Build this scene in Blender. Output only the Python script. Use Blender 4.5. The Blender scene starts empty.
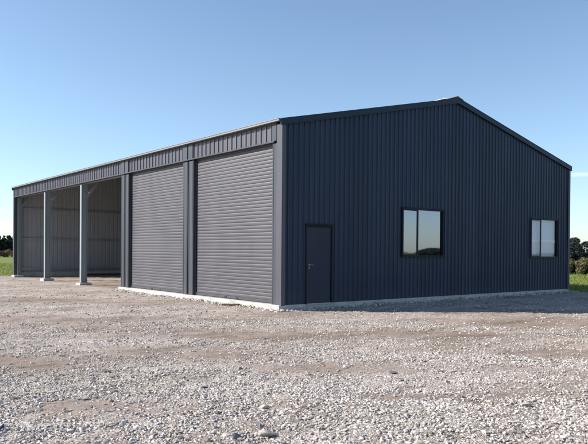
import bpy, math, random
import numpy as np
from mathutils import Matrix, Vector

random.seed(7)
RNG = np.random.default_rng(11)
SC = bpy.context.scene
COL = SC.collection

# ------------------------------------------------------------------ dimensions
W, L = 14.78, 25.40            # gable width (x), length (y)
H, RX, RZ = 5.0, 7.42, 6.657   # eave, ridge
CAM = (-10.58, -13.824, 1.446)
SUN_EL = 31.0
SUN_AZ = math.degrees(math.atan2(-0.777, 0.63))   # from +y towards +x


def roof_z(x):
    return H - 0.03 + (RZ - H) * (1 - abs(x - RX) / RX)


# ------------------------------------------------------------------ mesh helpers
class MB:
    def __init__(self):
        self.v, self.f, self.m = [], [], []

    def quad(self, *p, mat=0):
        i = len(self.v)
        self.v += [tuple(q) for q in p]
        self.f.append(tuple(range(i, i + len(p))))
        self.m.append(mat)

    def box(self, x0, x1, y0, y1, z0, z1, mat=0):
        i = len(self.v)
        self.v += [(x, y, z) for z in (z0, z1) for y in (y0, y1) for x in (x0, x1)]
        for q in ((0, 2, 3, 1), (4, 5, 7, 6), (0, 1, 5, 4), (2, 6, 7, 3), (0, 4, 6, 2), (1, 3, 7, 5)):
            self.f.append(tuple(i + k for k in q)); self.m.append(mat)

    def prism(self, a, b, mat=0):
        """two matching rings of points -> closed solid"""
        n = len(a); i = len(self.v)
        self.v += [tuple(p) for p in a] + [tuple(p) for p in b]
        self.f.append(tuple(i + k for k in range(n))[::-1]); self.m.append(mat)
        self.f.append(tuple(i + n + k for k in range(n))); self.m.append(mat)
        for k in range(n):
            j = (k + 1) % n
            self.f.append((i + k, i + j, i + n + j, i + n + k)); self.m.append(mat)

    def bar(self, p, q, w, h, up=(0, 0, 1)):
        p, q = Vector(p), Vector(q)
        d = (q - p).normalized(); s = d.cross(Vector(up)).normalized(); u = s.cross(d)
        r = lambda c: [c + s * a * w / 2 + u * b * h / 2 for a, b in ((-1, -1), (1, -1), (1, 1), (-1, 1))]
        self.prism(r(p), r(q))

    def tube(self, p, q, r0, r1, n=8):
        p, q = Vector(p), Vector(q)
        d = (q - p).normalized()
        s = d.cross(Vector((0.3, 0.9, 0.1))).normalized(); u = s.cross(d)
        ring = lambda c, r: [c + (s * math.cos(t) + u * math.sin(t)) * r for t in [2 * math.pi * k / n for k in range(n)]]
        self.prism(ring(p, r0), ring(q, r1))

    def build(self, name, mats, parent=None, bevel=0.0, fixn=True):
        me = bpy.data.meshes.new(name)
        me.from_pydata(self.v, [], self.f)
        mats = mats if isinstance(mats, (list, tuple)) else [mats]
        for m in mats: me.materials.append(m)
        me.polygons.foreach_set('material_index', self.m)
        o = bpy.data.objects.new(name, me)
        COL.objects.link(o)
        if parent: o.parent = parent
        if fixn:
            import bmesh
            bm = bmesh.new(); bm.from_mesh(me)
            bmesh.ops.recalc_face_normals(bm, faces=bm.faces)
            bm.to_mesh(me); bm.free()
        if bevel:
            b = o.modifiers.new('edge', 'BEVEL'); b.width = bevel; b.segments = 2
            b.limit_method = 'ANGLE'
        return o


def np_mesh(name, v, f, mat, parent=None, smooth=False, attr=None):
    """numpy verts (n,3) and faces (m,k) -> object"""
    me = bpy.data.meshes.new(name)
    n, (m, k) = len(v), f.shape
    me.vertices.add(n); me.vertices.foreach_set('co', v.astype(np.float32).ravel())
    me.loops.add(m * k); me.loops.foreach_set('vertex_index', f.astype(np.int32).ravel())
    me.polygons.add(m)
    me.polygons.foreach_set('loop_start', np.arange(0, m * k, k, dtype=np.int32))
    me.polygons.foreach_set('use_smooth', np.full(m, smooth, dtype=bool))
    if attr:
        for an, av in attr.items():
            a = me.attributes.new(an, 'FLOAT', 'POINT'); a.data.foreach_set('value', av.astype(np.float32))
    me.update(calc_edges=True); me.validate()
    me.materials.append(mat)
    o = bpy.data.objects.new(name, me); COL.objects.link(o)
    if parent: o.parent = parent
    return o


def empty(name, loc=(0, 0, 0)):
    o = bpy.data.objects.new(name, None); COL.objects.link(o); o.location = loc
    o.empty_display_size = 0.3
    return o


def tag(o, label=None, cat=None, group=None, kind=None):
    if label: o['label'] = label
    if cat: o['category'] = cat
    if group: o['group'] = group
    if kind: o['kind'] = kind
    return o


def copy_tree(o, parent=None):
    c = o.copy(); COL.objects.link(c)
    if parent: c.parent = parent
    for ch in list(o.children):
        copy_tree(ch, c)
    return c


# ------------------------------------------------------------------ numpy value noise
def vnoise(x, y, seed=0):
    xi, yi = np.floor(x).astype(np.int64), np.floor(y).astype(np.int64)
    fx, fy = x - xi, y - yi
    fx, fy = fx * fx * (3 - 2 * fx), fy * fy * (3 - 2 * fy)

    def h(a, b):
        n = (a * 374761393 + b * 668265263 + seed * 974711) & 0x7fffffff
        n = ((n ^ (n >> 13)) * 1274126177) & 0x7fffffff
        return ((n ^ (n >> 16)) & 0xffff) / 65535.0
    return (h(xi, yi) * (1 - fx) + h(xi + 1, yi) * fx) * (1 - fy) + (h(xi, yi + 1) * (1 - fx) + h(xi + 1, yi + 1) * fx) * fy


def fbm(x, y, oct=4, seed=0):
    s, a, t = 0, 1.0, 0
    for k in range(oct):
        s = s + a * vnoise(x * 2 ** k + 17.3 * k, y * 2 ** k - 9.1 * k, seed + k); t += a; a *= 0.5
    return s / t


# ------------------------------------------------------------------ materials
def new_mat(name):
    m = bpy.data.materials.new(name); m.use_nodes = True
    nt = m.node_tree; nt.nodes.clear()
    out = nt.nodes.new('ShaderNodeOutputMaterial')
    b = nt.nodes.new('ShaderNodeBsdfPrincipled')
    nt.links.new(b.outputs[0], out.inputs[0])
    return m, nt, b, out


def N(nt, t, **kw):
    n = nt.nodes.new(t)
    for k, v in kw.items():
        if k.startswith('i_'): n.inputs[k[2:].replace('_', ' ')].default_value = v
        else: setattr(n, k, v)
    return n


def ramp(nt, stops, inp=None, interp='LINEAR'):
    r = nt.nodes.new('ShaderNodeValToRGB'); e = r.color_ramp; e.interpolation = interp
    while len(e.elements) > 1: e.elements.remove(e.elements[-1])
    e.elements[0].position = stops[0][0]; e.elements[0].color = (*stops[0][1], 1)
    for p, c in stops[1:]:
        q = e.elements.new(p); q.color = (*c, 1)
    if inp is not None: nt.links.new(inp, r.inputs[0])
    return r


def g(v): return (v, v, v)


def mixc(nt, fac, a, b, mode='MIX'):
    m = nt.nodes.new('ShaderNodeMix'); m.data_type = 'RGBA'; m.blend_type = mode
    for s, v in ((0, fac), (6, a), (7, b)):
        if hasattr(v, 'links'): nt.links.new(v, m.inputs[s])
        else: m.inputs[s].default_value = v if s == 0 else (*v, 1)
    return m.outputs[2]


def painted(name, c, rough=0.38, var=0.12, dust=0.0, spec=0.5, metal=0.0, sheets=False):
    m, nt, b, o = new_mat(name)
    tc = N(nt, 'ShaderNodeTexCoord')
    mp = N(nt, 'ShaderNodeMapping'); mp.inputs['Scale'].default_value = (1, 1, 0.25)
    nt.links.new(tc.outputs['Object'], mp.inputs[0])
    n1 = N(nt, 'ShaderNodeTexNoise', i_Scale=1.3, i_Detail=6.0, i_Roughness=0.65)
    nt.links.new(mp.outputs[0], n1.inputs[0])
    r = ramp(nt, [(0.25, tuple(x * (1 - var) for x in c)), (0.75, tuple(x * (1 + var) for x in c))], n1.outputs[0])
    col = r.outputs[0]
    if sheets:      # each rolled sheet took the paint a little differently; the laps show as fine lines
        s0 = N(nt, 'ShaderNodeSeparateXYZ'); nt.links.new(tc.outputs['Object'], s0.inputs[0])
        sm = N(nt, 'ShaderNodeMath', operation='ADD'); nt.links.new(s0.outputs[0], sm.inputs[0]); nt.links.new(s0.outputs[1], sm.inputs[1])
        dv = N(nt, 'ShaderNodeMath', operation='MULTIPLY_ADD'); nt.links.new(sm.outputs[0], dv.inputs[0]); dv.inputs[1].default_value = 1 / .76; dv.inputs[2].default_value = 10 - .98 / .76
        fl = N(nt, 'ShaderNodeMath', operation='FLOOR'); nt.links.new(dv.outputs[0], fl.inputs[0])
        wn = N(nt, 'ShaderNodeTexWhiteNoise', noise_dimensions='1D'); nt.links.new(fl.outputs[0], wn.inputs['W'])
        fr = N(nt, 'ShaderNodeMath', operation='FRACT'); nt.links.new(dv.outputs[0], fr.inputs[0])
        lap = ramp(nt, [(0.0, g(.35)), (0.018, g(.35)), (0.022, g(1))], fr.outputs[0], 'CONSTANT')
        tone = ramp(nt, [(0, g(.84)), (1, g(1.16))], wn.outputs['Value'])
        col = mixc(nt, 1.0, mixc(nt, 1.0, col, tone.outputs[0], 'MULTIPLY'), lap.outputs[0], 'MULTIPLY')
    if dust:
        sx = N(nt, 'ShaderNodeSeparateXYZ'); nt.links.new(tc.outputs['Object'], sx.inputs[0])
        n2 = N(nt, 'ShaderNodeTexNoise', i_Scale=7.0, i_Detail=5.0)
        nt.links.new(tc.outputs['Object'], n2.inputs[0])
        ad = N(nt, 'ShaderNodeMath', operation='MULTIPLY_ADD'); nt.links.new(n2.outputs[0], ad.inputs[0])
        ad.inputs[1].default_value = 0.5; nt.links.new(sx.outputs[2], ad.inputs[2])
        rr = ramp(nt, [(0.12, g(dust)), (0.75, g(0))], ad.outputs[0])
        col = mixc(nt, rr.outputs[0], col, (0.22, 0.19, 0.16))
    nt.links.new(col, b.inputs['Base Color'])
    r2 = ramp(nt, [(0.2, g(rough * 0.8)), (0.8, g(rough * 1.3))], n1.outputs[0])
    nt.links.new(r2.outputs[0], b.inputs['Roughness'])
    b.inputs['Specular IOR Level'].default_value = spec
    b.inputs['Metallic'].default_value = metal
    n3 = N(nt, 'ShaderNodeTexNoise', i_Scale=2.2, i_Detail=3.0)
    nt.links.new(tc.outputs['Object'], n3.inputs[0])
    bp = N(nt, 'ShaderNodeBump', i_Strength=0.35 if sheets else 0.12, i_Distance=0.02)
    nt.links.new(n3.outputs[0], bp.inputs['Height']); nt.links.new(bp.outputs[0], b.inputs['Normal'])
    return m


M = {}
M['clad'] = painted('shade_darkened_coated_steel', (0.0135, 0.0255, 0.057), 0.42, 0.10, 0.10, spec=0.25, sheets=True)  # gable's shade and sky blue are put into this cladding colour
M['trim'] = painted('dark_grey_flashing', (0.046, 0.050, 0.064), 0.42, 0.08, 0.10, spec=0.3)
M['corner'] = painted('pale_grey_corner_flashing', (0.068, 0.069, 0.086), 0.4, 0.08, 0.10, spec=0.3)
M['barge'] = painted('dark_grey_barge_flashing', (0.014, 0.024, 0.044), 0.45, 0.08, spec=0.2)
M['roller'] = painted('grey_roller_curtain', (0.058, 0.055, 0.067), 0.46, 0.07, 0.12)
M['doorpaint'] = painted('grey_door_leaf', (0.0165, 0.0245, 0.044), 0.5, 0.06, 0.08, spec=0.25)
M['back'] = painted('grey_backing_coat', (0.30, 0.315, 0.345), 0.55, 0.10, 0.2)
M['galv'] = painted('galvanised_steel', (0.33, 0.35, 0.37), 0.42, 0.14, 0.25, metal=0.55)
M['post'] = painted('primed_steel_post', (0.20, 0.235, 0.26), 0.5, 0.10, 0.25)
M['zinc'] = painted('zinc_roofing', (0.50, 0.51, 0.51), 0.35, 0.10, metal=0.3)
M['gutter'] = painted('pale_grey_gutter', (0.17, 0.172, 0.18), 0.45, 0.15)
M['header'] = painted('sun_lightened_header_cladding', (0.066, 0.063, 0.082), 0.38, 0.08)  # same cladding as the gable, with its sunlit tone put into the colour
M['frame'] = painted('dark_aluminium', (0.010, 0.013, 0.022), 0.5, 0.05, spec=0.2)
M['doorframe'] = painted('black_door_frame', (0.008, 0.010, 0.014), 0.6, 0.05, spec=0.2)
M['chrome'] = painted('satin_handle', (0.30, 0.30, 0.31), 0.4, 0.03, metal=1.0)
M['black'] = painted('rubber_seal', (0.012, 0.012, 0.014), 0.7, 0.05)
M['blind'] = painted('pale_blind', (0.74, 0.74, 0.78), 0.8, 0.05)
M['blindbar'] = painted('white_blind_rail', (0.85, 0.86, 0.86), 0.6, 0.03)
M['timber'] = painted('weathered_timber', (0.085, 0.056, 0.040), 0.9, 0.5)
M['bluescrap'] = painted('dark_blue_plastic', (0.018, 0.024, 0.085), 0.6, 0.2)


def concrete():
    m, nt, b, o = new_mat('concrete')
    tc = N(nt, 'ShaderNodeTexCoord')
    n1 = N(nt, 'ShaderNodeTexNoise', i_Scale=2.5, i_Detail=8.0, i_Roughness=0.7)
    n2 = N(nt, 'ShaderNodeTexNoise', i_Scale=40.0, i_Detail=4.0)
    for n in (n1, n2): nt.links.new(tc.outputs['Object'], n.inputs[0])
    r = ramp(nt, [(0.25, (0.27, 0.25, 0.225)), (0.5, (0.46, 0.44, 0.41)), (0.75, (0.58, 0.565, 0.54))], n1.outputs[0])
    r2 = ramp(nt, [(0.35, g(0.75)), (0.6, g(1.0))], n2.outputs[0])
    nt.links.new(mixc(nt, 1.0, r.outputs[0], r2.outputs[0], 'MULTIPLY'), b.inputs['Base Color'])
    b.inputs['Roughness'].default_value = 0.9
    bp = N(nt, 'ShaderNodeBump', i_Strength=0.5, i_Distance=0.01)
    nt.links.new(n2.outputs[0], bp.inputs['Height']); nt.links.new(bp.outputs[0], b.inputs['Normal'])
    return m


M['conc'] = concrete()


def glass(name, ior, tint):
    m, nt, b, o = new_mat(name)
    nt.nodes.remove(b)
    fr = N(nt, 'ShaderNodeFresnel', i_IOR=ior)
    tr = N(nt, 'ShaderNodeBsdfTransparent'); tr.inputs[0].default_value = (*tint, 1)
    gl = N(nt, 'ShaderNodeBsdfGlossy'); gl.inputs['Roughness'].default_value = 0.02
    gl.inputs['Color'].default_value = (0.78, 0.85, 1, 1)
    tc = N(nt, 'ShaderNodeTexCoord')
    n = N(nt, 'ShaderNodeTexNoise', i_Scale=1.6, i_Detail=1.0)
    nt.links.new(tc.outputs['Object'], n.inputs[0])
    bp = N(nt, 'ShaderNodeBump', i_Strength=0.012, i_Distance=0.05)
    nt.links.new(n.outputs[0], bp.inputs['Height']); nt.links.new(bp.outputs[0], gl.inputs['Normal'])
    mx = N(nt, 'ShaderNodeMixShader')
    ge = N(nt, 'ShaderNodeNewGeometry')
    inv = N(nt, 'ShaderNodeMath', operation='SUBTRACT'); inv.inputs[0].default_value = 1.0; nt.links.new(ge.outputs['Backfacing'], inv.inputs[1])
    mu = N(nt, 'ShaderNodeMath', operation='MULTIPLY'); nt.links.new(fr.outputs[0], mu.inputs[0]); nt.links.new(inv.outputs[0], mu.inputs[1])
    nt.links.new(mu.outputs[0], mx.inputs[0]); nt.links.new(tr.outputs[0], mx.inputs[1]); nt.links.new(gl.outputs[0], mx.inputs[2])
    nt.links.new(mx.outputs[0], o.inputs[0])
    return m


M['glass'] = glass('window_glass', 2.9, (0.45, 0.5, 0.55))
M['glass_clear'] = glass('clear_window_glass', 1.55, (0.9, 0.92, 0.94))


def gravel_ground():
    m, nt, b, o = new_mat('crushed_gravel')
    tc = N(nt, 'ShaderNodeTexCoord'); P = tc.outputs['Object']
    at = N(nt, 'ShaderNodeAttribute', attribute_name='dirt')
    # stones at two sizes
    cols, hts = [], []
    for sc in (34.0, 75.0):
        v = N(nt, 'ShaderNodeTexVoronoi', i_Scale=sc); nt.links.new(P, v.inputs['Vector'])
        sp = N(nt, 'ShaderNodeSeparateColor'); nt.links.new(v.outputs['Color'], sp.inputs[0])
        c = ramp(nt, [(0.0, (0.17, 0.15, 0.135)), (0.15, (0.31, 0.275, 0.25)), (0.5, (0.47, 0.42, 0.385)),
                      (0.82, (0.58, 0.53, 0.49)), (0.97, (0.80, 0.755, 0.71))], sp.outputs[0])
        d = ramp(nt, [(0.0, g(1)), (0.55, g(0.35)), (0.9, g(0))], v.outputs['Distance'])
        cols.append(c.outputs[0]); hts.append(d.outputs[0])
    nz = N(nt, 'ShaderNodeTexNoise', i_Scale=3.0, i_Detail=6.0, i_Roughness=0.7); nt.links.new(P, nz.inputs[0])
    pick = ramp(nt, [(0.42, g(0)), (0.58, g(1))], nz.outputs[0])
    col = mixc(nt, pick.outputs[0], cols[0], cols[1])
    hgt = mixc(nt, pick.outputs[0], hts[0], hts[1])
    # fines between the stones, browner where the dirt shows
    nf = N(nt, 'ShaderNodeTexNoise', i_Scale=130.0, i_Detail=5.0, i_Roughness=0.75); nt.links.new(P, nf.inputs[0])
    dirt = ramp(nt, [(0.3, (0.175, 0.135, 0.108)), (0.7, (0.335, 0.268, 0.225))], nf.outputs[0])
    n4 = N(nt, 'ShaderNodeTexNoise', i_Scale=14.0, i_Detail=6.0, i_Roughness=0.7); nt.links.new(P, n4.inputs[0])
    md = N(nt, 'ShaderNodeMath', operation='MULTIPLY_ADD'); nt.links.new(n4.outputs[0], md.inputs[0])
    md.inputs[1].default_value = 1.1; md.inputs[2].default_value = -0.55
    ad = N(nt, 'ShaderNodeMath', operation='ADD'); nt.links.new(md.outputs[0], ad.inputs[0]); nt.links.new(at.outputs['Fac'], ad.inputs[1])
    dm = ramp(nt, [(0.1, g(0.1)), (0.85, g(0.92))], ad.outputs[0])
    col = mixc(nt, dm.outputs[0], col, dirt.outputs[0])
    mp = N(nt, 'ShaderNodeMapping'); mp.inputs['Rotation'].default_value = (0, 0, math.radians(38.5)); mp.inputs['Scale'].default_value = (.35, 1.3, 1)
    nt.links.new(P, mp.inputs[0])
    n5 = N(nt, 'ShaderNodeTexNoise', i_Scale=0.9, i_Detail=7.0, i_Roughness=0.7); nt.links.new(mp.outputs[0], n5.inputs[0])
    t5 = ramp(nt, [(0.34, (.62, .58, .52)), (0.46, (.86, .84, .81)), (0.54, (1.0, .99, .98)), (0.66, (1.10, 1.10, 1.10))], n5.outputs[0])
    n6 = N(nt, 'ShaderNodeTexNoise', i_Scale=5.0, i_Detail=8.0, i_Roughness=0.8); nt.links.new(mp.outputs[0], n6.inputs[0])
    t6 = ramp(nt, [(0.36, (.66, .63, .58)), (0.5, (1, .99, .98)), (0.64, (1.12, 1.12, 1.12))], n6.outputs[0])
    col = mixc(nt, 1.0, col, t6.outputs[0], 'MULTIPLY')
    col = mixc(nt, 1.0, col, t5.outputs[0], 'MULTIPLY')
    nt.links.new(col, b.inputs['Base Color'])
    b.inputs['Roughness'].default_value = 0.95; b.inputs['Specular IOR Level'].default_value = 0.2
    hm = mixc(nt, dm.outputs[0], hgt, g(0.35))
    h2 = mixc(nt, 0.25, hm, nf.outputs[0])
    bp = N(nt, 'ShaderNodeBump', i_Strength=0.9, i_Distance=0.035)
    nt.links.new(h2, bp.inputs['Height']); nt.links.new(bp.outputs[0], b.inputs['Normal'])
    return m


def stone_mat(name, warm=0.0):
    m, nt, b, o = new_mat(name)
    ge = N(nt, 'ShaderNodeNewGeometry')
    c = ramp(nt, [(0.0, (0.12, 0.11, 0.105)), (0.08, (0.25, 0.22, 0.20)), (0.25, (0.41, 0.37, 0.34)), (0.55, (0.52, 0.475, 0.44)),
                  (0.75, (0.42, 0.355, 0.305)), (0.87, (0.57, 0.52, 0.48)), (1.0, (0.72, 0.675, 0.63))], ge.outputs['Random Per Island'])
    tc = N(nt, 'ShaderNodeTexCoord')
    n = N(nt, 'ShaderNodeTexNoise', i_Scale=35.0, i_Detail=5.0, i_Roughness=0.7); nt.links.new(tc.outputs['Object'], n.inputs[0])
    r = ramp(nt, [(0.3, g(0.72)), (0.7, g(1.1))], n.outputs[0])
    nt.links.new(mixc(nt, 1.0, c.outputs[0], r.outputs[0], 'MULTIPLY'), b.inputs['Base Color'])
    b.inputs['Roughness'].default_value = 0.85; b.inputs['Specular IOR Level'].default_value = 0.3
    bp = N(nt, 'ShaderNodeBump', i_Strength=0.4, i_Distance=0.008)
    nt.links.new(n.outputs[0], bp.inputs['Height']); nt.links.new(bp.outputs[0], b.inputs['Normal'])
    return m


def rock_mat(name, c):
    m, nt, b, o = new_mat(name)
    tc = N(nt, 'ShaderNodeTexCoord')
    n = N(nt, 'ShaderNodeTexNoise', i_Scale=22.0, i_Detail=8.0, i_Roughness=0.75); nt.links.new(tc.outputs['Object'], n.inputs[0])
    r = ramp(nt, [(0.3, tuple(x * .65 for x in c)), (0.7, tuple(min(1, x * 1.2) for x in c))], n.outputs[0])
    nt.links.new(r.outputs[0], b.inputs['Base Color']); b.inputs['Roughness'].default_value = 0.9
    bp = N(nt, 'ShaderNodeBump', i_Strength=0.6, i_Distance=0.01)
    nt.links.new(n.outputs[0], bp.inputs['Height']); nt.links.new(bp.outputs[0], b.inputs['Normal'])
    return m


def grass_ground():
    m, nt, b, o = new_mat('pasture')
    tc = N(nt, 'ShaderNodeTexCoord'); P = tc.outputs['Object']
    n1 = N(nt, 'ShaderNodeTexNoise', i_Scale=0.12, i_Detail=6.0, i_Roughness=0.65)
    n2 = N(nt, 'ShaderNodeTexNoise', i_Scale=6.0, i_Detail=6.0, i_Roughness=0.75)
    for n in (n1, n2): nt.links.new(P, n.inputs[0])
    a = ramp(nt, [(0.3, (0.12, 0.155, 0.036)), (0.55, (0.16, 0.20, 0.050)), (0.75, (0.24, 0.23, 0.085))], n1.outputs[0])
    r2 = ramp(nt, [(0.3, g(0.6)), (0.7, g(1.25))], n2.outputs[0])
    nt.links.new(mixc(nt, 1.0, a.outputs[0], r2.outputs[0], 'MULTIPLY'), b.inputs['Base Color'])
    b.inputs['Roughness'].default_value = 0.9; b.inputs['Specular IOR Level'].default_value = 0.15
    bp = N(nt, 'ShaderNodeBump', i_Strength=0.8, i_Distance=0.08)
    nt.links.new(n2.outputs[0], bp.inputs['Height']); nt.links.new(bp.outputs[0], b.inputs['Normal'])
    return m


def leaf_mat(name, lo, hi, trans=0.25):
    m, nt, b, o = new_mat(name)
    ge = N(nt, 'ShaderNodeNewGeometry')
    r = ramp(nt, [(0.0, lo), (1.0, hi)], ge.outputs['Random Per Island'])
    nt.links.new(r.outputs[0], b.inputs['Base Color'])
    b.inputs['Roughness'].default_value = 0.7; b.inputs['Specular IOR Level'].default_value = 0.2
    tl = N(nt, 'ShaderNodeBsdfTranslucent'); nt.links.new(r.outputs[0], tl.inputs[0])
    mx = N(nt, 'ShaderNodeMixShader'); mx.inputs[0].default_value = trans
    nt.links.new(b.outputs[0], mx.inputs[1]); nt.links.new(tl.outputs[0], mx.inputs[2]); nt.links.new(mx.outputs[0], o.inputs[0])
    return m


M['gravel'] = gravel_ground()
M['stones'] = stone_mat('loose_stones')
M['grass'] = grass_ground()
M['blade'] = leaf_mat('grass_blades', (0.12, 0.155, 0.032), (0.29, 0.32, 0.095), 0.35)
M['pine'] = leaf_mat('conifer_needles', (0.012, 0.024, 0.018), (0.035, 0.055, 0.035), 0.15)
M['tree'] = leaf_mat('distance_blued_tree_leaves', (0.020, 0.030, 0.034), (0.050, 0.066, 0.066), 0.15)  # bluish haze of distance is mixed into the leaf colour
M['shrub'] = leaf_mat('olive_shrub_leaves', (0.075, 0.080, 0.030), (0.20, 0.175, 0.080), 0.25)
M['rust'] = leaf_mat('brown_shrub_leaves', (0.10, 0.070, 0.038), (0.24, 0.165, 0.095), 0.25)
M['bark'] = painted('bark', (0.10, 0.080, 0.065), 0.9, 0.3)

# ------------------------------------------------------------------ cladding
PITCH, RIB = 0.25, 0.028


def rib_profile(a0, a1, extra=(), pitch=PITCH):
    """(position, offset) along a wall: pans with trapezoid ribs and a low swage in each pan"""
    pts = []
    k = math.floor(a0 / pitch) - 1
    while k * pitch < a1 + pitch:
        c = k * pitch; h = pitch / 2
        pts += [(c - .034, 0), (c - .016, RIB), (c + .016, RIB), (c + .034, 0),
                (c + h - .013, 0), (c + h - .006, .004), (c + h + .006, .004), (c + h + .013, 0)]
        k += 1
    xs = [p for p, _ in pts]; ys = [q for _, q in pts]
    keep = sorted(set([round(a0, 4), round(a1, 4)] + [round(e, 4) for e in extra if a0 < e < a1] + [round(x, 4) for x in xs if a0 < x < a1]))
    return [(x, float(np.interp(x, xs, ys))) for x in keep]


def clad(mb, a0, a1, z0, ztop, put, openings=(), inner=-0.006, extra=(), pitch=PITCH):
    """ribbed sheet; put(a, off, z) -> point, outer face material 0, inner face material 1"""
    ext = list(extra)
    for o in openings: ext += [o[0], o[1]]
    pr = rib_profile(a0, a1, ext, pitch)
    for (pa, oa), (pb, ob) in zip(pr, pr[1:]):
        mid = (pa + pb) / 2
        spans = [(z0, None)]
        for (x0, x1, za, zb) in openings:
            if x0 < mid < x1: spans = [(z0, za), (zb, None)]
        for s0, s1 in spans:
            ta, tb = (ztop(pa), ztop(pb)) if s1 is None else (s1, s1)
            for d, mt in ((0, 0), (inner, 1)):
                mb.quad(put(pa, oa + d, s0), put(pb, ob + d, s0), put(pb, ob + d, tb), put(pa, oa + d, ta), mat=mt)


shed = empty('farm_shed', (W / 2, L / 2, 0))
tag(shed, 'long dark grey ribbed steel shed with open bays, two roller doors and a gable end', 'shed')


def part(mb, name, mat, parent=None, **kw):
    """mesh in world coordinates, put under the shed (or one of its parts)"""
    o = mb.build(name, mat, None, **kw)
    o.parent = parent or shed
    if parent is None: o.matrix_parent_inverse = Matrix.Translation(-Vector(shed.location))
    return o


# gable end with door and two windows
WIN = [(4.71, 6.72, 1.30, 2.84, 5.44), (11.97, 13.91, 1.27, 2.79, 12.67)]
DOOR = (0.78, 1.78, -0.06, 2.17)
ops = [w[:4] for w in WIN] + [DOOR]
mb = MB()
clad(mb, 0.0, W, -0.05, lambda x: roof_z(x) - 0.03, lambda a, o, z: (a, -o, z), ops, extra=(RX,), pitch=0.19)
part(mb, 'wall', [M['clad'], M['back']], fixn=False)['label'] = 'shade-darkened blue grey gable end wall with door and windows'
# far end wall of the open bays, its inside shows
mb = MB()
clad(mb, 0.0, W, -0.05, lambda x: roof_z(x) - 0.03, lambda a, o, z: (a, L + o, z), extra=(RX,))
part(mb, 'wall', [M['clad'], M['back']], fixn=False)
# rear long wall
mb = MB()
clad(mb, 0.0, L, -0.05, lambda a: H - 0.06, lambda a, o, z: (W + o, a, z))
part(mb, 'wall', [M['clad'], M['back']], fixn=False)
# partition between doors and open bays
mb = MB()
clad(mb, 0.30, W - .02, -0.05, lambda x: roof_z(x) - 0.03, lambda a, o, z: (a, 10.15 + o, z), extra=(RX,))
part(mb, 'partition_wall', [M['back'], M['back']], fixn=False)

# header cladding over doors and bays (long side)
HEAD = 4.42
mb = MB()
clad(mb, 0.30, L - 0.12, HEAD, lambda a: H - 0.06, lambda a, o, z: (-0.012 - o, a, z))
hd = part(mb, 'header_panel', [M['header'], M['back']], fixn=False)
mb = MB()
mb.box(-0.080, 0.06, 0.30, L - 0.12, HEAD - 0.024, HEAD - 0.004)
mb.box(-0.080, -0.072, 0.30, L - 0.12, HEAD - 0.004, HEAD + 0.016)
part(mb, 'head_flashing', M['trim'], bevel=0.004)
mb = MB()
mb.box(0.10, 0.30, 0.30, L - 0.15, HEAD - 0.02, HEAD + 0.33)
part(mb, 'lintel_beam', M['galv'])

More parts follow.
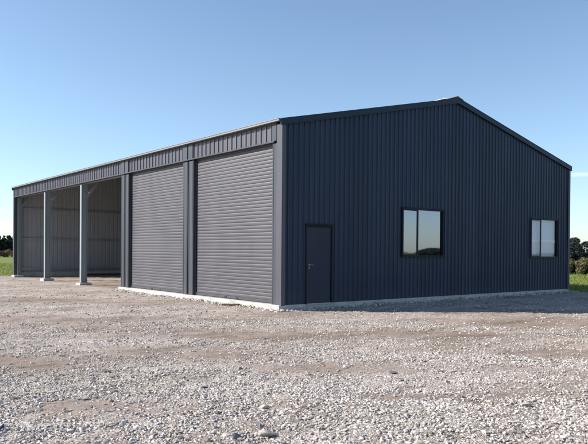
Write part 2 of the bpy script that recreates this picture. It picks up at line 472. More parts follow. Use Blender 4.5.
# roof: two ribbed slopes
for s in (0, 1):
    mb = MB()
    xa, xb = (-0.10, RX) if s == 0 else (RX, W + 0.10)
    pr = rib_profile(-0.03, L + 0.03)
    for (pa, oa), (pb, ob) in zip(pr, pr[1:]):
        za, zb = roof_z(xa), roof_z(xb)
        for d, mt in ((0.0, 0), (-0.006, 1)):
            mb.quad((xa, pa, za + oa + d), (xb, pa, zb + oa + d), (xb, pb, zb + ob + d), (xa, pb, za + ob + d), mat=mt)
    rf = part(mb, 'roof', [M['zinc'], M['back']], fixn=False)
    # barge flashing at both gable ends
    for ya, yb in ((-0.075, -0.040), (L + 0.040, L + 0.075)):
        m2 = MB()
        dz0, dz1 = 0.035, -0.135
        x0, x1 = (-0.12, RX) if s == 0 else (RX, W + 0.12)
        ring = lambda y: [(x0, y, roof_z(x0) + dz1), (x1, y, roof_z(x1) + dz1), (x1, y, roof_z(x1) + dz0), (x0, y, roof_z(x0) + dz0)]
        m2.prism(ring(ya), ring(yb))
        inner = ya if ya > 0 else yb
        ys = (ya - 0.012, yb + 0.10) if ya < 0 else (ya - 0.10, yb + 0.012)
        ring = lambda y: [(x0, y, roof_z(x0) + dz0 + .001), (x1, y, roof_z(x1) + dz0 + .001), (x1, y, roof_z(x1) + dz0 + .012), (x0, y, roof_z(x0) + dz0 + .012)]
        m2.prism(ring(ys[0]), ring(ys[1]))
        # folded drip lip along the lower edge
        ye = (ya - 0.014, ya - 0.001) if ya < 0 else (yb + 0.001, yb + 0.014)
        ring = lambda y: [(x0, y, roof_z(x0) + dz1), (x1, y, roof_z(x1) + dz1), (x1, y, roof_z(x1) + dz1 + .02), (x0, y, roof_z(x0) + dz1 + .02)]
        m2.prism(ring(ye[0]), ring(ye[1]))
        o = m2.build('barge_flashing', M['barge']); o.parent = rf
    if s == 0:
        # ridge capping: folded sheet with a turned-down front lip on the sunny side
        m2 = MB()
        w_, t_ = 0.68, 0.010
        up = 0.085
        pts = [(RX - w_, roof_z(RX - w_) + up), (RX, roof_z(RX) + up + .01), (RX + 0.30, roof_z(RX + 0.30) + up)]
        yf, yk = -0.06, L + 0.06
        for (xa_, za_), (xb_, zb_) in zip(pts, pts[1:]):
            ring = lambda y: [(xa_, y, za_), (xb_, y, zb_), (xb_, y, zb_ + t_), (xa_, y, za_ + t_)]
            m2.prism(ring(yf), ring(yk))
        # lip: slopes down towards the gable and to the sunny side
        (xa_, za_), (xb_, zb_) = pts[0], pts[1]
        m2.prism([(xa_, yf, za_ + t_ + .002), (xb_, yf, zb_ + t_ + .002), (xb_, yf - .0, zb_ + .0), (xa_, yf, za_)],
                 [(xa_ - .03, yf - .075, za_ - .035), (xb_ - .06, yf - .075, zb_ + .012), (xb_ - .06, yf - .077, zb_ + .002), (xa_ - .03, yf - .077, za_ - .045)])
        o = m2.build('ridge_cap', M['zinc']); o.parent = rf
        # gutter on the door side
        m2 = MB()
        m2.box(-0.17, -0.155, -0.03, L + 0.03, H - 0.075, H - 0.005)
        m2.box(-0.155, -0.045, -0.03, L + 0.03, H - 0.075, H - 0.063)
        m2.box(-0.045, -0.035, -0.03, L + 0.03, H - 0.075, H - 0.035)
        m2.box(-0.182, -0.1702, -0.03, L + 0.03, H - 0.025, H - 0.004)
        m2.box(-0.155, -0.045, -0.03, -0.018, H - 0.063, H - 0.012)
        m2.box(-0.155, -0.045, L + .018, L + .03, H - 0.063, H - 0.012)
        o = m2.build('gutter', M['gutter'], bevel=0.003); o.parent = rf

# corner flashings and door jambs (door side)


def jamb(y0, y1, zt=H - 0.085, split=True, depth=0.21):
    m = MB()
    if split:
        ym = (y0 + y1) / 2
        m.box(-0.035, depth, y0, ym - 0.035, -0.01, HEAD - 0.05)
        m.box(-0.035, depth, ym + 0.035, y1, -0.01, HEAD - 0.05)
        m.box(-0.005, depth, ym - 0.034, ym + 0.034, -0.01, HEAD - 0.05)
        # folded return lips
        for yy in (y0 + .045, ym - .075, ym + .075, y1 - .045):
            m.box(-0.044, -0.0352, yy - .012, yy + .012, -0.01, HEAD - 0.05)
        m.box(-0.062, -0.041, y0 + .02, ym - .035, HEAD + .016, zt)
        m.box(-0.062, -0.041, ym + .035, y1 - .02, HEAD + .016, zt)
    else:
        m.box(-0.035, depth, y0, y1, -0.01, HEAD - 0.05)
        m.box(-0.062, 0.0, y0, y1 - .005, HEAD + .016, zt)
        m.box(-0.044, -0.0352, y1 - .06, y1 - .035, -0.01, HEAD - 0.05)
    return part(m, 'door_jamb', M['trim'], bevel=0.006)


jamb(4.74, 5.42); jamb(9.72, 10.41)
jamb(0.22, 0.42, split=False)
mb = MB()
mb.box(-0.066, -0.050, -0.052, 0.195, -0.03, H - 0.13)      # long-side leg
mb.box(-0.050, 0.06, -0.052, -0.036, -0.03, H - 0.13)      # gable-side leg
mb.box(-0.050, 0.16, 0.18, 0.195, -0.03, H - 0.13)
part(mb, 'corner_flashing', M['corner'], bevel=0.006)
mb = MB()
mb.box(W - 0.11, W + 0.05, -0.052, -0.036, -0.03, H - 0.13)
mb.box(W + 0.034, W + 0.05, -0.036, 0.15, -0.03, H - 0.13)
part(mb, 'corner_flashing', M['clad'], bevel=0.004)
mb = MB()
mb.box(-0.050, -0.030, L - 0.14, L + 0.05, -0.03, H - 0.13)
mb.box(-0.030, 0.12, L + 0.034, L + 0.05, -0.03, H - 0.13)
mb.box(-0.030, 0.12, L - 0.14, L - 0.12, -0.03, H - 0.13)
part(mb, 'corner_flashing', M['trim'], bevel=0.004)

# roller doors


def roller(y0, y1):
    m = MB()
    p = 0.100; z = 0.075; prof = []
    while z < HEAD + 0.02:
        for t, dx in ((0, 0.0), (.08, -.005), (.22, -.0085), (.5, -.010), (.78, -.0085), (.90, -.005), (.95, .002)):
            prof.append((0.090 + dx, z + t * p))
        z += p
    for (xa, za), (xb, zb) in zip(prof, prof[1:]):
        m.quad((xa, y0, za), (xa, y1, za), (xb, y1, zb), (xb, y0, zb))
    o = part(m, 'roller_door', M['roller'], fixn=False)
    b_ = MB(); b_.box(0.060, 0.100, y0 + .02, y1 - .02, 0.012, 0.075)
    q = b_.build('bottom_rail', M['trim'], bevel=0.004); q.parent = o
    ym_ = (y0 + y1) / 2
    for dy in (-.32, .32):
        h_ = MB(); h_.box(0.043, 0.059, ym_ + dy - .07, ym_ + dy + .07, .032, .052)
        h_.build('handle', M['frame'], bevel=0.004).parent = o
    h_ = MB(); h_.box(0.067, 0.091, y0 + .03, y1 - .03, -.011, .011)
    h_.build('rubber_seal', M['black']).parent = o
    for ya in (y0, y1 - 0.055):
        g_ = MB(); g_.box(0.043, 0.065, ya, ya + .055, 0.0, HEAD - .05); g_.box(0.105, 0.125, ya, ya + .055, 0.0, HEAD - .05)
        q = g_.build('guide_rail', M['trim'], bevel=0.003); q.parent = o
    return o


roller(0.42, 4.74)['label'] = 'wider grey slatted roller door next to the corner'
roller(5.42, 9.72)['label'] = 'grey slatted roller door next to the open bays'

# sub-part helper: world-space mesh below a part of the shed


def sub(m, name, mat, par, **kw):
    o = m.build(name, mat, None, **kw); o.parent = par
    return o


# (parts of the shed sit at the shed's origin with world-space vertices)

# personnel door
x0, x1, z0, z1 = DOOR
mb = MB()
mb.box(x0 + .048, x1 - .060, -0.022, 0.018, 0.006, z1 - .050)
leaf = part(mb, 'door', M['doorpaint'], bevel=0.003)
mb = MB()
mb.box(x0, x0 + .045, -0.048, 0.05, -0.02, z1); mb.box(x1 - .045, x1, -0.048, 0.05, -0.02, z1)
mb.box(x0 + .0451, x1 - .0451, -0.048, 0.05, z1 - .045, z1)
mb.box(x0 - .02, x1 + .02, -0.066, -0.0485, z1 + .002, z1 + .045)
sub(mb, 'frame', M['doorframe'], leaf, bevel=0.003)
mb = MB(); mb.box(x0 + .05, x1 - .05, -0.07, 0.03, -0.045, 0.0)
sub(mb, 'threshold', M['galv'], leaf, bevel=0.003)
mb = MB()
hx, hz = 0.925, 1.07
mb.tube((hx, -0.0225, hz), (hx, -0.033, hz), .030, .030, 14)
mb.tube((hx, -0.033, hz), (hx, -0.075, hz), .011, .011, 10)
mb.tube((hx - .012, -0.07, hz), (hx + .115, -0.068, hz), .010, .009, 10)
mb.tube((hx, -0.0225, hz - .085), (hx, -0.031, hz - .085), .020, .020, 12)
sub(mb, 'handle', M['chrome'], leaf)
for zz in (0.25, 1.05, 1.85):
    mb = MB(); mb.tube((x1 - .052, -0.032, zz), (x1 - .052, -0.032, zz + .10), .008, .008, 8)
    sub(mb, 'hinge', M['frame'], leaf)

# windows
for wi, (x0, x1, z0, z1, xm) in enumerate(WIN):
    fw = 0.042
    mb = MB()
    mb.box(x0, x0 + fw, -0.055, 0.06, z0, z1); mb.box(x1 - fw, x1, -0.055, 0.06, z0, z1)
    mb.box(x0 + fw + .0005, x1 - fw - .0005, -0.055, 0.06, z1 - fw, z1); mb.box(x0 + fw + .0005, x1 - fw - .0005, -0.055, 0.06, z0, z0 + fw)
    w = part(mb, 'window', M['frame'], bevel=0.004)
    w['label'] = ['window reflecting sky and trees, nearer the door', 'window with a pale blind and white rail, nearer the far corner'][wi]
    mb = MB()
    mb.box(x0 - .018, x1 + .018, -0.075, -0.0555, z0 - .025, z0 - .002)
    mb.box(x0 - .018, x1 + .018, -0.070, -0.0555, z1 + .002, z1 + .028)
    mb.box(x0 - .018, x0 - .002, -0.062, -0.0505, z0, z1); mb.box(x1 + .002, x1 + .018, -0.062, -0.0505, z0, z1)
    sub(mb, 'surround', M['frame'], w, bevel=0.003)
    # sliding sash (left) in front, fixed light (right) behind
    mb = MB()
    a, b = x0 + fw + .002, xm + .035
    zz0, zz1 = z0 + fw + .002, z1 - fw - .002
    mb.box(a, a + .025, -0.030, -0.005, zz0, zz1); mb.box(b - .075, b, -0.030, -0.005, zz0, zz1)
    mb.box(a + .0255, b - .0755, -0.030, -0.005, zz0, zz0 + .035); mb.box(a + .0255, b - .0755, -0.030, -0.005, zz1 - .035, zz1)
    sub(mb, 'sash', M['frame'], w, bevel=0.002)
    mb = MB(); mb.box(a + .02, b - .07, -0.020, -0.015, zz0 + .03, zz1 - .03)
    sub(mb, 'pane', M['glass_clear' if wi else 'glass'], w)
    mb = MB(); mb.box(b - .06, x1 - fw + .01, 0.010, 0.015, z0 + fw - .01, z1 - fw + .01)
    sub(mb, 'pane', M['glass_clear' if wi else 'glass'], w)
    if wi == 1:
        mb = MB(); mb.box(x0 + .03, x1 - .03, 0.10, 0.105, z0 - .02, z1 + .02)
        sub(mb, 'blind', M['blind'], w)
        mb = MB(); mb.box(x0 + .03, x1 - .03, 0.070, 0.098, 1.86, 1.96)
        sub(mb, 'blind_rail', M['blindbar'], w)

# concrete: slab under the closed end, kerb of the gable, strip under end wall
mb = MB()
mb.box(-0.13, W + 0.04, -0.045, 10.46, -0.40, -0.012)
part(mb, 'foundation_slab', M['conc'], bevel=0.012)
mb = MB()
mb.box(0.3, W - .1, L - 0.16, L + 0.05, -0.4, 0.10)
part(mb, 'foundation_kerb', M['conc'], bevel=0.012)
mb = MB()
mb.box(W - .16, W + 0.05, 10.47, L - .165, -0.4, 0.06)
part(mb, 'foundation_kerb', M['conc'], bevel=0.012)

# steel posts of the open bays: I-section, knee brace, concrete footing


def post(y):
    m = MB()
    zt = roof_z(0.2) - 0.20
    xa, xb, hw = (0.0, 0.28, 0.09) if y < 25 else (0.13, 0.31, 0.07)
    m.box(xa, xa + .016, y - hw, y + hw, -0.03, HEAD - 0.05 if xa < .05 else zt)
    m.box(xb - .016, xb, y - hw, y + hw, -0.03, zt)
    m.box(xa + .016, xb - .016, y - .006, y + .006, -0.03, HEAD - 0.05)
    m.box(xa - .04, xb + .04, y - hw - .04, y + hw + .04, -0.048, -0.0305)
    o = part(m, 'post', M['post'], bevel=0.003)
    f = MB(); f.box(-0.12, 0.42, y - .28, y + .28, -0.45, -0.05)
    sub(f, 'footing', M['conc'], o, bevel=0.02)
    b_ = MB(); b_.bar((xb - .02, y, 3.80), (1.08, y, roof_z(1.08) - .30), .09, .09)
    sub(b_, 'knee_brace', M['galv'], o)
    return o


for y in (14.9, 19.95, 25.17): post(y)
for y in (0.25, 5.03, 10.0, 14.9, 19.95, 25.05):
    mb = MB()
    for xa, xb in ((0.02, RX - .01), (RX + .01, W - .05)):
        for dz0, dz1, hw in ((-.34, -.325, .08), (-.325, -.185, .005), (-.185, -.17, .08)):
            ring = lambda yy: [(xa, yy, roof_z(xa) + dz0), (xb, yy, roof_z(xb) + dz0), (xb, yy, roof_z(xb) + dz1), (xa, yy, roof_z(xa) + dz1)]
            mb.prism(ring(y - hw), ring(y + hw))
    part(mb, 'rafter', M['galv'])
for k in range(12):
    x = 0.5 + k * 1.25
    mb = MB(); mb.box(x - .03, x + .03, 0.1, L - .03, roof_z(x) - .168, roof_z(x) - .016)
    part(mb, 'purlin', M['galv'])
for z in (0.28, 2.05, 3.80):
    mb = MB(); mb.box(0.35, W - .1, L - .09, L - .012, z - .05, z + .05)
    part(mb, 'girt', M['galv'])
for z in (0.28, 2.05, 3.80):
    mb = MB(); mb.box(W - .09, W - .012, 0.1, L - .1, z - .05, z + .05)
    part(mb, 'girt', M['galv'])

# ------------------------------------------------------------------ ground
def unproject(u, v, z=-0.15):
    """photo pixel -> point on the ground (used once, to read off where things lie)"""
    f = 647.52; yw, pt, rl = math.radians(38.474), math.radians(-0.367), math.radians(0.442)
    F = Vector((math.sin(yw) * math.cos(pt), math.cos(yw) * math.cos(pt), math.sin(pt)))
    R = Vector((math.cos(yw), -math.sin(yw), 0)); U = R.cross(F)
    R2 = R * math.cos(rl) + U * math.sin(rl); U2 = -R * math.sin(rl) + U * math.cos(rl)
    d = F + R2 * (u - 294) / f - U2 * (v - 255.28) / f
    t = (z - CAM[2]) / d.z
    return CAM[0] + d.x * t, CAM[1] + d.y * t


def terrain_z(x, y):
    r = np.hypot(x, y)
    return -0.20 + 0.05 * (fbm(x * .15, y * .15, 3, 5) - .5) + np.clip((r - 60) / 900, 0, 1) * 0.6 * (fbm(x * .01, y * .01, 3, 8) - .5)


def grid(xs, ys):
    X, Y = np.meshgrid(xs, ys); nx, ny = len(xs), len(ys)
    i = (np.arange(ny - 1)[:, None] * nx + np.arange(nx - 1)[None, :]).ravel()
    return X.ravel(), Y.ravel(), np.stack([i, i + 1, i + nx + 1, i + nx], 1)


ax = np.concatenate([-np.geomspace(3000, 62, 24), np.arange(-60, 90, 2.0), np.geomspace(92, 3000, 24)])
ay = np.concatenate([-np.geomspace(3000, 62, 24), np.arange(-60, 90, 2.0), np.geomspace(92, 3000, 24)])
X, Y, Fc = grid(ax, ay)
tag(np_mesh('terrain', np.stack([X, Y, terrain_z(X, Y)], 1), Fc, M['grass'], smooth=True), kind='structure')


DIRT = [(365, 333, 1.5, .55), (205, 352, 1.3, .5), (535, 352, 1.3, .45), (520, 322, 2.2, .7), (35, 366, .9, .35), (275, 314, 1.2, .45),
        (130, 318, 2.2, .6), (440, 395, .8, .35), (330, 368, .8, .3), (60, 300, 3.0, .8), (250, 335, 1.0, .35), (470, 335, 1.8, .4), (115, 405, .8, .3)]
cr, sr = math.cos(math.radians(-38.5)), math.sin(math.radians(-38.5))


def dirt_mask(x, y):
    u, v = x * cr + y * sr, -x * sr + y * cr            # u along the wheel tracks
    d = 1.0 * (fbm(u * .16, v * .62, 4, 21) - .5) + .5 * (fbm(u * .5, v * 2.6, 3, 23) - .5)
    for (px, py, lu, lv) in DIRT:
        gx, gy = unproject(px, py)
        du, dv = (x - gx) * cr + (y - gy) * sr, -(x - gx) * sr + (y - gy) * cr
        wob = .6 + .8 * fbm(u * .9, v * 2.5, 3, 55)
        d = d + 0.52 * np.exp(-(du / (1.5 * lu)) ** 2 - (dv / (1.5 * lv)) ** 2) * wob
    inside = (x > 0.1) & (y > 10.4)
    d = np.where(inside, d + 0.35, d)
    far = np.clip((np.hypot(x - CAM[0], y - CAM[1]) - 6.5) / 5, 0, 1)
    return np.clip(d + 0.18 + .16 * far, 0, 1)


def edge_dist(x, y):
    """>0 inside the gravel yard, metres to its ragged edge"""
    n = 1.6 * (fbm(x * .45, y * .45, 4, 31) - .5)
    right = np.where(y > -0.8, W + 1.1 - x, W + 1.1 - x + np.clip(-0.8 - y, 0, 6) * 2.2)
    far = 27.9 - y
    return np.minimum(np.minimum(right, far), np.minimum(x + 44, y + 39)) + n


def pad_z(x, y):
    u, v = x * cr + y * sr, -x * sr + y * cr
    z = -0.155 + 0.05 * (fbm(x * .5, y * .5, 3, 3) - .5) + 0.035 * (fbm(x * 2.2, y * 2.2, 3, 4) - .5) + 0.02 * (fbm(u * .3, v * 2.4, 3, 6) - .5)
    near = np.exp(-np.maximum(0, np.maximum(np.maximum(-x, x - W), np.maximum(-y, y - 10))) / .5)
    z = z + (.02 + .07 * (fbm(x * 1.1 + 3, y * 1.1, 3, 62) - .35)) * near
    e = edge_dist(x, y)
    return z - 0.22 * np.clip(1 - e / 0.9, 0, 1.6)


xs = np.concatenate([np.arange(-45, -14, 1.0), np.arange(-14, 17.6, .085), np.arange(17.8, 34, .5)])
ys = np.concatenate([np.arange(-40, -13, 1.0), np.arange(-13, 3, .085), np.arange(3, 30.5, .16)])
X, Y, Fc = grid(xs, ys)
micro = 0.022 * (vnoise(X * 9, Y * 9, 44) - .5) + 0.014 * (RNG.random(len(X)) - .5)
tag(np_mesh('gravel_yard', np.stack([X, Y, pad_z(X, Y) + micro], 1), Fc, M['gravel'], smooth=True, attr={'dirt': dirt_mask(X, Y)}), kind='structure')

# loose stones, one scattered mass
PHI = (1 + 5 ** .5) / 2
ICO_V = np.array([(-1, PHI, 0), (1, PHI, 0), (-1, -PHI, 0), (1, -PHI, 0), (0, -1, PHI), (0, 1, PHI), (0, -1, -PHI), (0, 1, -PHI), (PHI, 0, -1), (PHI, 0, 1), (-PHI, 0, -1), (-PHI, 0, 1)]) / math.sqrt(1 + PHI * PHI)
ICO_F = np.array([(0, 11, 5), (0, 5, 1), (0, 1, 7), (0, 7, 10), (0, 10, 11), (1, 5, 9), (5, 11, 4), (11, 10, 2), (10, 7, 6), (7, 1, 8), (3, 9, 4), (3, 4, 2), (3, 2, 6), (3, 6, 8), (3, 8, 9), (4, 9, 5), (2, 4, 11), (6, 2, 10), (8, 6, 7), (9, 8, 1)])


def scatter(n, r0, r1, half, smin, smax, thin):
    a = np.radians(38.5) + (RNG.random(n) * 2 - 1) * half
    r = np.sqrt(r0 ** 2 + RNG.random(n) * (r1 ** 2 - r0 ** 2))
    x, y = CAM[0] + r * np.sin(a), CAM[1] + r * np.cos(a)
    d = dirt_mask(x, y)
    clump = fbm(x * 1.7, y * 1.7, 3, 77)
    keep = (RNG.random(n) < np.clip(1.15 - thin * d + 1.3 * (clump - .5), .05, 1)) & (edge_dist(x, y) > .25)
    keep &= ~((x > -0.16) & (x < W + .06) & (y > -0.08) & (y < 10.5)) & ~((x > -.2) & (y > 10))
    x, y = x[keep], y[keep]; n = len(x)
    s = smin + (smax - smin) * RNG.random(n) ** 4
    return x, y, s


HW = math.radians(33)
SETS = [scatter(95000, 3.6, 7.6, HW, .004, .021, 1.05), scatter(900, 3.6, 9.0, HW, .014, .036, .8), scatter(75000, 6.8, 10.5, HW, .005, .019, 1.2), scatter(45000, 9.5, 15.0, HW, .007, .022, 1.2), scatter(22000, 14.0, 24.0, HW, .009, .028, 1.1), scatter(3000, 22, 42, HW, .015, .04, .9)]
def banked(n, x0, x1, y0, y1, smin, smax):
    x = x0 + (x1 - x0) * RNG.random(n); y = y0 + (y1 - y0) * RNG.random(n)
    k = RNG.random(n) < .25 + 1.1 * fbm(x * 1.3 + y, y * 1.3 - x, 3, 61) ** 1.5
    return x[k], y[k], smin + (smax - smin) * RNG.random(k.sum()) ** 3


SETS += [banked(3800, -.1, W + .3, -.36, -.06, .012, .05), banked(3000, -.44, -.15, -.2, 10.6, .012, .05), banked(260, -.55, -.05, -.45, .1, .02, .085)]
x = np.concatenate([s[0] for s in SETS]); y = np.concatenate([s[1] for s in SETS]); s = np.concatenate([q[2] for q in SETS])
n = len(x)
protos = ICO_V[None] * (0.55 + 0.9 * RNG.random((60, 12, 1)))
v = protos[RNG.integers(0, 60, n)] * np.stack([s * (.8 + .6 * RNG.random(n)), s * (.7 + .4 * RNG.random(n)), s * (.45 + .4 * RNG.random(n))], 1)[:, None, :]
ya = RNG.random(n) * 2 * np.pi; tl = (RNG.random(n) - .5) * 1.1
c, sn = np.cos(tl)[:, None], np.sin(tl)[:, None]
v = np.stack([v[..., 0], v[..., 1] * c - v[..., 2] * sn, v[..., 1] * sn + v[..., 2] * c], -1)
c, sn = np.cos(ya)[:, None], np.sin(ya)[:, None]
v = np.stack([v[..., 0] * c - v[..., 1] * sn, v[..., 0] * sn + v[..., 1] * c, v[..., 2]], -1)
v += np.stack([x, y, pad_z(x, y) + s * (.05 + .25 * RNG.random(n))], 1)[:, None, :]
f = ICO_F[None] + (np.arange(n) * 12)[:, None, None]
tag(np_mesh('gravel', v.reshape(-1, 3), f.reshape(-1, 3), M['stones']), 'loose crushed grey gravel spread over the yard in front of the shed', 'gravel', kind='stuff')

# larger single stones one can pick out
ROCKS = [  # px, py, size, flat, colour, label
    (268, 436, .072, .55, (.36, .335, .31), 'pale wedge shaped stone, the biggest at the bottom edge of the gravel'),
    (263, 408, .055, .5, (.42, .39, .36), 'bright pale flat stone in the middle foreground gravel'),
    (236, 438, .050, .6, (.14, .14, .16), 'dark grey stone just left of the biggest pale wedge shaped stone'),
    (205, 388, .055, .35, (.10, .10, .11), 'small dark flat stone on a brown patch of the yard'),
    (207, 441, .045, .6, (.20, .17, .15), 'brownish lump of stone at the bottom edge of the yard'),
    (104, 372, .060, .45, (.15, .12, .10), 'dark brown flat stone lying alone on grey gravel'),
    (440, 372, .055, .5, (.16, .15, .15), 'dark stone on the pink grey gravel right of centre'),
    (525, 405, .060, .5, (.44, .41, .385), 'pale rounded stone on the gravel at the right'),
    (393, 373, .055, .5, (.13, .13, .14), 'small black stone standing up from gravel below the near window'),
    (284, 306.5, .17, .65, (.58, .55, .50), 'pale broken concrete lump against the shed corner'),
    (277, 305.5, .13, .6, (.46, .43, .39), 'smaller rubble lump beside the concrete lump at the shed corner'),
    (85, 398, .050, .5, (.42, .395, .37), 'pale stone in the left foreground gravel'),
]
import bmesh
for i, (px, py, sz, fl, colr, lab) in enumerate(ROCKS):
    gx, gy = unproject(px, py)
    bm = bmesh.new(); bmesh.ops.create_icosphere(bm, subdivisions=3, radius=1)
    off = [Vector((random.uniform(-1, 1), random.uniform(-1, 1), random.uniform(-1, 1))).normalized() for _ in range(12)]
    cut = [random.uniform(.42, .72) for _ in off]
    for vv in bm.verts:
        p = vv.co.copy()
        for d_, c_ in zip(off, cut):
            e = p.dot(d_)
            if e > c_: p -= d_ * (e - c_)
        p += p.normalized() * random.uniform(-.02, .02)
        vv.co = (p.x * sz * 1.25, p.y * sz, p.z * sz * fl * 1.2)
    me = bpy.data.meshes.new('stone'); bm.to_mesh(me); bm.free()
    me.materials.append(rock_mat('stone_%s' % 'abcdefghijklm'[i], colr))
    o = bpy.data.objects.new('stone', me); COL.objects.link(o)
    zc = float(pad_z(np.array([gx]), np.array([gy]))[0])
    o.location = (gx, gy, zc + sz * fl * .55); o.rotation_euler = (random.uniform(-.3, .3), random.uniform(-.3, .3), random.uniform(0, 6))
    tag(o, lab, 'stone', 'larger stones on the gravel')

# timber offcut near the roller doors, plank inside the bay, blue scrap at the edge
mb = MB()
gx, gy = unproject(231, 306.5); zc = float(pad_z(np.array([gx]), np.array([gy]))[0])
mb.bar((-.27, 0, .02), (.25, .03, .035), .10, .045); mb.bar((-.1, .09, .01), (.22, .13, .03), .08, .04)
o = mb.build('timber_offcut', M['timber'], bevel=.006); o.location = (gx, gy, zc + .01); o.rotation_euler = (0, 0, math.radians(-60))
tag(o, 'short dark brown timber offcut on gravel in front of the wider roller door', 'timber')
mb = MB()
mb.box(3.6, 6.4, 24.4, 24.62, 0, .06); mb.box(3.9, 6.6, 24.42, 24.6, .061, .115)
o = mb.build('timber_stack', M['timber'], bevel=.006)
o.location = (0, 0, -.12)
tag(o, 'reddish brown planks lying on the floor at the back of the open bay', 'timber')
mb = MB()
mb.bar((-.035, 0, 0), (.03, .01, .012), .035, .02); mb.bar((.0, .0, .015), (.04, .02, .025), .02, .012)
gx, gy = unproject(1.0, 430); zc = float(pad_z(np.array([gx]), np.array([gy]))[0])
o = mb.build('plastic_scrap', M['bluescrap'], bevel=.006); o.location = (gx, gy, zc + .02); o.rotation_euler = (0, 0, .4)
tag(o, 'small dark blue plastic scrap lying on the gravel at the left edge', 'scrap')


# ------------------------------------------------------------------ grass tufts beside the yard
def blades(n, xr, yr, hmin, hmax):
    x = xr[0] + RNG.random(n) * (xr[1] - xr[0]); y = yr[0] + RNG.random(n) * (yr[1] - yr[0])
    k = (edge_dist(x, y) < .35) & ((x > W + .1) | (y > L + .3) | (x < -.2))
    k &= RNG.random(n) < .35 + fbm(x * .8, y * .8, 3, 91)
    x, y = x[k], y[k]; n = len(x)
    h = hmin + (hmax - hmin) * RNG.random(n) ** 1.5 * (.5 + fbm(x * .5, y * .5, 3, 92))
    a = RNG.random(n) * 6.283; w = .012 + .018 * RNG.random(n); lean = .5 * h
    z = terrain_z(x, y) - .01
    dx, dy = np.cos(a), np.sin(a); la = RNG.random(n) * 6.283
    b0 = np.stack([x - dx * w, y - dy * w, z], 1); b1 = np.stack([x + dx * w, y + dy * w, z], 1)
    tp = np.stack([x + np.cos(la) * lean, y + np.sin(la) * lean, z + h], 1)
    return np.stack([b0, b1, tp], 1).reshape(-1, 3)


V = np.concatenate([blades(60000, (W + .2, 34), (-1, 22), .04, .16), blades(45000, (-14, 12), (27, 62), .05, .18), blades(30000, (30, 62), (6, 40), .06, .2)])
tag(np_mesh('grass', V, np.arange(len(V)).reshape(-1, 3), M['blade']), 'bright green pasture grass growing around the edge of the gravel yard', 'grass', kind='stuff')


# ------------------------------------------------------------------ trees and shrubs
def leaf_cloud(centres, radii, per, size, flat=1.0):
    vs = []
    for (cx, cy, cz), r in zip(centres, radii):
        n = max(6, int(per * r * r))
        d = RNG.normal(size=(n, 3)); d /= np.linalg.norm(d, axis=1)[:, None]
        p = d * (r * (.45 + .6 * RNG.random(n) ** .6))[:, None]; p[:, 2] *= flat
        p += np.array([cx, cy, cz])
        a = RNG.normal(size=(n, 3)); a /= np.linalg.norm(a, axis=1)[:, None]
        b = np.cross(a, RNG.normal(size=(n, 3))); b /= np.linalg.norm(b, axis=1)[:, None]
        s = size * (.6 + .8 * RNG.random(n))[:, None]
        vs.append(np.stack([p - a * s, p + b * s * .55, p + a * s, p - b * s * .55], 1).reshape(-1, 3))
    v = np.concatenate(vs)
    return v, np.arange(len(v)).reshape(-1, 4)


def make_tree(name, h, kind, mat):
    root = empty(name)
    m = MB()
    th = h * (.85 if kind == 'pine' else .45)
    m.tube((0, 0, -.1), (.03 * h, .01 * h, th * .5), .03 * h, .02 * h); m.tube((.03 * h, .01 * h, th * .5), (.02 * h, .02 * h, th), .02 * h, .006 * h)
    cs, rs = [], []
    if kind == 'pine':
        for k in range(26):
            t = k / 25; z = h * (.08 + .90 * t); R = h * (.30 * (1 - t) ** .7 + .02)
            for j in range(max(1, int(6 * (1 - t)) + 1)):
                a = random.uniform(0, 6.28); q = R * random.uniform(.4, 1.05)
                cs.append((math.cos(a) * q, math.sin(a) * q, z + random.uniform(-.03, .03) * h)); rs.append(h * random.uniform(.045, .085) * (1.2 - .6 * t))
            if k % 3 == 0:
                a = random.uniform(0, 6.28); m.tube((.02 * h, .015 * h, z), (math.cos(a) * R, math.sin(a) * R, z), .008 * h, .003 * h, 5)
        per = 26000 / (h * h)
    else:
        for k in range(60):
            a = random.uniform(0, 6.28); e = random.uniform(-1.0, 1.0)
            q = random.uniform(.15, 1.0) * h * .36 * math.cos(max(0, e) * 1.2)
            z = h * (.50 + .36 * e)
            cs.append((math.cos(a) * q, math.sin(a) * q, z)); rs.append(h * random.uniform(.08, .14))
            if k % 4 == 0: m.tube((.025 * h, .015 * h, th * .6), (math.cos(a) * q, math.sin(a) * q, z), .012 * h, .003 * h, 5)
        per = 15000 / (h * h)
    t = m.build('trunk', M['bark'], root)
    v, f = leaf_cloud(cs, rs, per, h * .026)
    np_mesh('crown', v, f, mat, root)
    return root


def make_shrub(h, wd, mat):
    root = empty('shrub')
    m = MB(); cs, rs = [], []
    for k in range(16):
        a = random.uniform(0, 6.28); q = random.uniform(0, 1) ** .7 * wd * .5; z = random.uniform(.12, .85) * h * (1 - .35 * q / (wd * .5))
        cs.append((math.cos(a) * q, math.sin(a) * q, z)); rs.append(random.uniform(.15, .28) * h)
        if k % 2 == 0: m.tube((random.uniform(-.1, .1), random.uniform(-.1, .1), -.05), cs[-1], .025, .008, 5)
    m.build('stem', M['bark'], root)
    v, f = leaf_cloud(cs, rs, 900, .055 * h)
    np_mesh('foliage', v, f, mat, root)
    return root


def at(px, dist):
    """ground point seen in the photo's column px at a horizontal distance"""
    a = math.radians(38.474) + math.atan((px - 294) / 647.5)
    x, y = CAM[0] + dist * math.sin(a), CAM[1] + dist * math.cos(a)
    return x, y, float(terrain_z(np.array([x]), np.array([y]))[0])


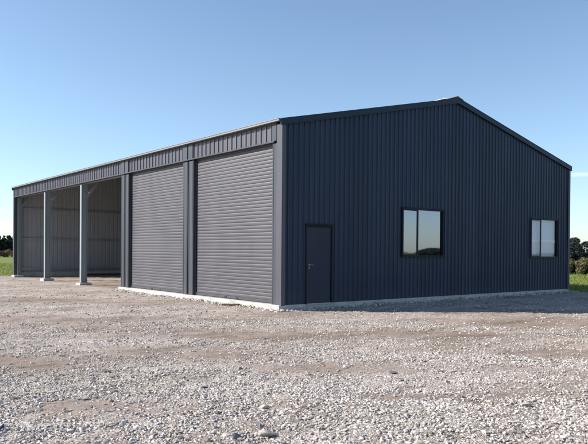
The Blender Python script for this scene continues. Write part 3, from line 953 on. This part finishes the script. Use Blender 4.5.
def place(protos, spots, label, cat, group):
    for i, (px, dist, sc) in enumerate(spots):
        pr = protos[i % len(protos)]
        if not pr.get('used'):
            o = pr; o['used'] = 1
        else:
            o = copy_tree(pr)
        o.location = at(px, dist); wf = 1.35 if cat == 'tree' else 1.0
        o.scale = (sc * wf * random.uniform(.95, 1.15), sc * wf * random.uniform(.95, 1.15), sc)
        o.rotation_euler = (0, 0, random.uniform(0, 6.28))
        tag(o, label[i] if isinstance(label, list) else label, cat, group)


pines = [make_tree('conifer_tree', 6.3, 'pine', M['pine']) for _ in range(3)]
place(pines, [(-36, 236, 1.0), (-26, 240, .9), (-17, 235, 1.05), (-9, 242, .95), (-2, 236, 1.02), (4, 240, .94), (9, 235, 1.0), (14, 238, .98), (21, 240, 1.0), (28, 236, .95)],
      'dark conifer in the far shelterbelt beyond the pasture behind the open bays', 'tree', 'conifers of the far shelterbelt')
broad = [make_tree('broad_tree', 5.4, 'broad', M['tree']) for _ in range(2)]
place(broad, [(576.5, 128, .86), (567, 132, .84), (587.5, 150, .50), (600, 140, .8), (557, 136, .8)],
      ['dark bushy tree standing tallest behind the brown shrubs right of the shed', 'dark tree half hidden by the right wall edge of the shed',
       'small dark tree farther off at the right edge beyond the shrubs', 'dark tree out past the right edge of the shrub row', 'dark tree hidden behind the rear of the shed'], 'tree', 'trees beyond the shed')
sh1 = [make_shrub(1.45, 2.0, M['shrub']), make_shrub(1.45, 2.0, M['rust'])]
place(sh1, [(565, 55, .92), (572, 56, .88), (579, 55, .94), (585, 57, .9), (592, 56, .95), (600, 57, 1.0), (609, 56, .9), (558, 57, .9), (551, 58, 1.)],
      ['olive green shrub at the shed end of the shrub row on the right', 'brown shrub second from the shed in the shrub row', 'olive shrub in the middle of the shrub row right of the shed',
       'brown shrub near the right edge in the shrub row', 'olive shrub last in the row at the right edge', 'brown shrub past the end of the visible row',
       'olive shrub farthest right past the visible row', 'brown shrub just hidden behind the right shed wall', 'olive shrub hidden behind the rear shed wall'], 'shrub', 'shrub row on the right')
sh2 = [make_shrub(1.75, 3.4, M['shrub']), make_shrub(1.75, 3.4, M['rust'])]
place(sh2, [(-20, 142, .95), (-10, 140, .9), (-1, 143, .92), (7, 140, .95), (15, 142, .9), (24, 141, .95)],
      'brownish olive shrub in the low hedge across the pasture behind the open bays', 'shrub', 'low hedge across the pasture')
for i in range(14):
    o = copy_tree(pines[i % 3])
    o.location = at(640 + i * 26, 255 + 12 * math.sin(i * 2.1)); o.scale = (1.2, 1.2, random.uniform(.8, 1.05))
    o.rotation_euler = (0, 0, random.uniform(0, 6.28))
    tag(o, 'dark conifer of the far shelterbelt out past the right edge of the photo', 'tree', 'conifers far out on the right')
# shelterbelt out to the right of the yard: it shows only mirrored in the near window
for i in range(14):
    o = copy_tree(broad[i % 2])
    a = math.radians(126.4 + i * .285 + random.uniform(-.3, .3)); d = random.uniform(185, 205)
    o.location = (CAM[0] + d * math.sin(a), -CAM[1] + d * math.cos(a), -.3)
    o.scale = (1.5, 1.5, random.uniform(.42, .6)); o.rotation_euler = (0, 0, random.uniform(0, 6.28))
    tag(o, 'dark tree seen mirrored in the near window of the gable wall', 'tree', 'trees mirrored in the window')
for o in COL.objects:
    if 'used' in o: del o['used']

# ------------------------------------------------------------------ sky, sun
wd = bpy.data.worlds.new('World'); SC.world = wd; wd.use_nodes = True
nt = wd.node_tree; bg = nt.nodes['Background']
sky = N(nt, 'ShaderNodeTexSky', sky_type='NISHITA', sun_disc=False)
sky.sun_elevation = math.radians(SUN_EL); sky.sun_rotation = math.radians(SUN_AZ)
sky.altitude = 50; sky.air_density = 1.0; sky.dust_density = 0.35; sky.ozone_density = 2.0
# thin high cloud: a vapour trail on the right, a pale patch low on the left
tc = N(nt, 'ShaderNodeTexCoord'); sx = N(nt, 'ShaderNodeSeparateXYZ'); nt.links.new(tc.outputs['Generated'], sx.inputs[0])


def mth(op, a, b=None, c=None):
    n = N(nt, 'ShaderNodeMath', operation=op)
    for i, q in enumerate((a, b, c)):
        if q is None: continue
        if hasattr(q, 'links'): nt.links.new(q, n.inputs[i])
        else: n.inputs[i].default_value = q
    return n.outputs[0]


az = mth('ARCTAN2', sx.outputs[0], sx.outputs[1]); el = mth('ARCSINE', sx.outputs[2])


def smooth(v, a, b):
    n = N(nt, 'ShaderNodeMapRange', interpolation_type='SMOOTHSTEP')
    nt.links.new(v, n.inputs[0]); n.inputs[1].default_value = a; n.inputs[2].default_value = b
    return n.outputs[0]


R_ = math.radians
trail = mth('MULTIPLY', smooth(mth('ABSOLUTE', mth('SUBTRACT', el, R_(6.35))), R_(.26), R_(.04)), smooth(az, R_(60.5), R_(62.0)))
nz = N(nt, 'ShaderNodeTexNoise', i_Scale=14.0, i_Detail=5.0)
mp = N(nt, 'ShaderNodeMapping'); mp.inputs['Scale'].default_value = (1, 1, 3); nt.links.new(tc.outputs['Generated'], mp.inputs[0]); nt.links.new(mp.outputs[0], nz.inputs[0])
patch = mth('MULTIPLY', mth('MULTIPLY', smooth(el, R_(.2), R_(1.5)), smooth(el, R_(4.2), R_(2.2))), mth('MULTIPLY', smooth(az, R_(17), R_(14)), smooth(nz.outputs[0], .35, .6)))
mask = mth('ADD', mth('MULTIPLY', trail, .28), mth('MULTIPLY', patch, .6))
low = smooth(el, R_(16), R_(-1))
tint = mixc(nt, low, (1.02, 1.03, 1.04), (0.86, 0.96, 1.13))
skyc = mixc(nt, 1.0, sky.outputs[0], tint, 'MULTIPLY')
cl = mixc(nt, mask, skyc, (7.5, 7.6, 7.7))
nt.links.new(cl, bg.inputs[0]); bg.inputs[1].default_value = 0.088

sd = bpy.data.lights.new('Sun', 'SUN'); sd.energy = 4.8; sd.angle = R_(0.53); sd.color = (1.0, 0.945, 0.87)
so = bpy.data.objects.new('Sun', sd); COL.objects.link(so)
e = R_(SUN_EL); az_ = R_(SUN_AZ)
sun_dir = Vector((math.sin(az_) * math.cos(e), math.cos(az_) * math.cos(e), math.sin(e)))
so.rotation_euler = sun_dir.to_track_quat('Z', 'Y').to_euler(); so.location = sun_dir * 60

# ------------------------------------------------------------------ camera
f = 647.52; yw, pt, rl = R_(38.474), R_(-0.367), R_(0.442)
F = Vector((math.sin(yw) * math.cos(pt), math.cos(yw) * math.cos(pt), math.sin(pt)))
R = Vector((math.cos(yw), -math.sin(yw), 0)); U = R.cross(F)
R2 = R * math.cos(rl) + U * math.sin(rl); U2 = -R * math.sin(rl) + U * math.cos(rl)
cd = bpy.data.cameras.new('Camera'); co = bpy.data.objects.new('Camera', cd); COL.objects.link(co)
m = Matrix((R2, U2, -F)).transposed().to_4x4(); m.translation = Vector(CAM); co.matrix_world = m
cd.sensor_width = 36; cd.lens = 36 * f / 588; cd.shift_y = 33.28 / 588
cd.clip_start = 0.1; cd.clip_end = 8000
SC.camera = co

SC.view_settings.view_transform = 'Standard'; SC.view_settings.look = 'None'
SC.view_settings.exposure = 1.0; SC.view_settings.gamma = 1; SC.view_settings.use_curve_mapping = False
SC.cycles.max_bounces = 6; SC.cycles.transparent_max_bounces = 8
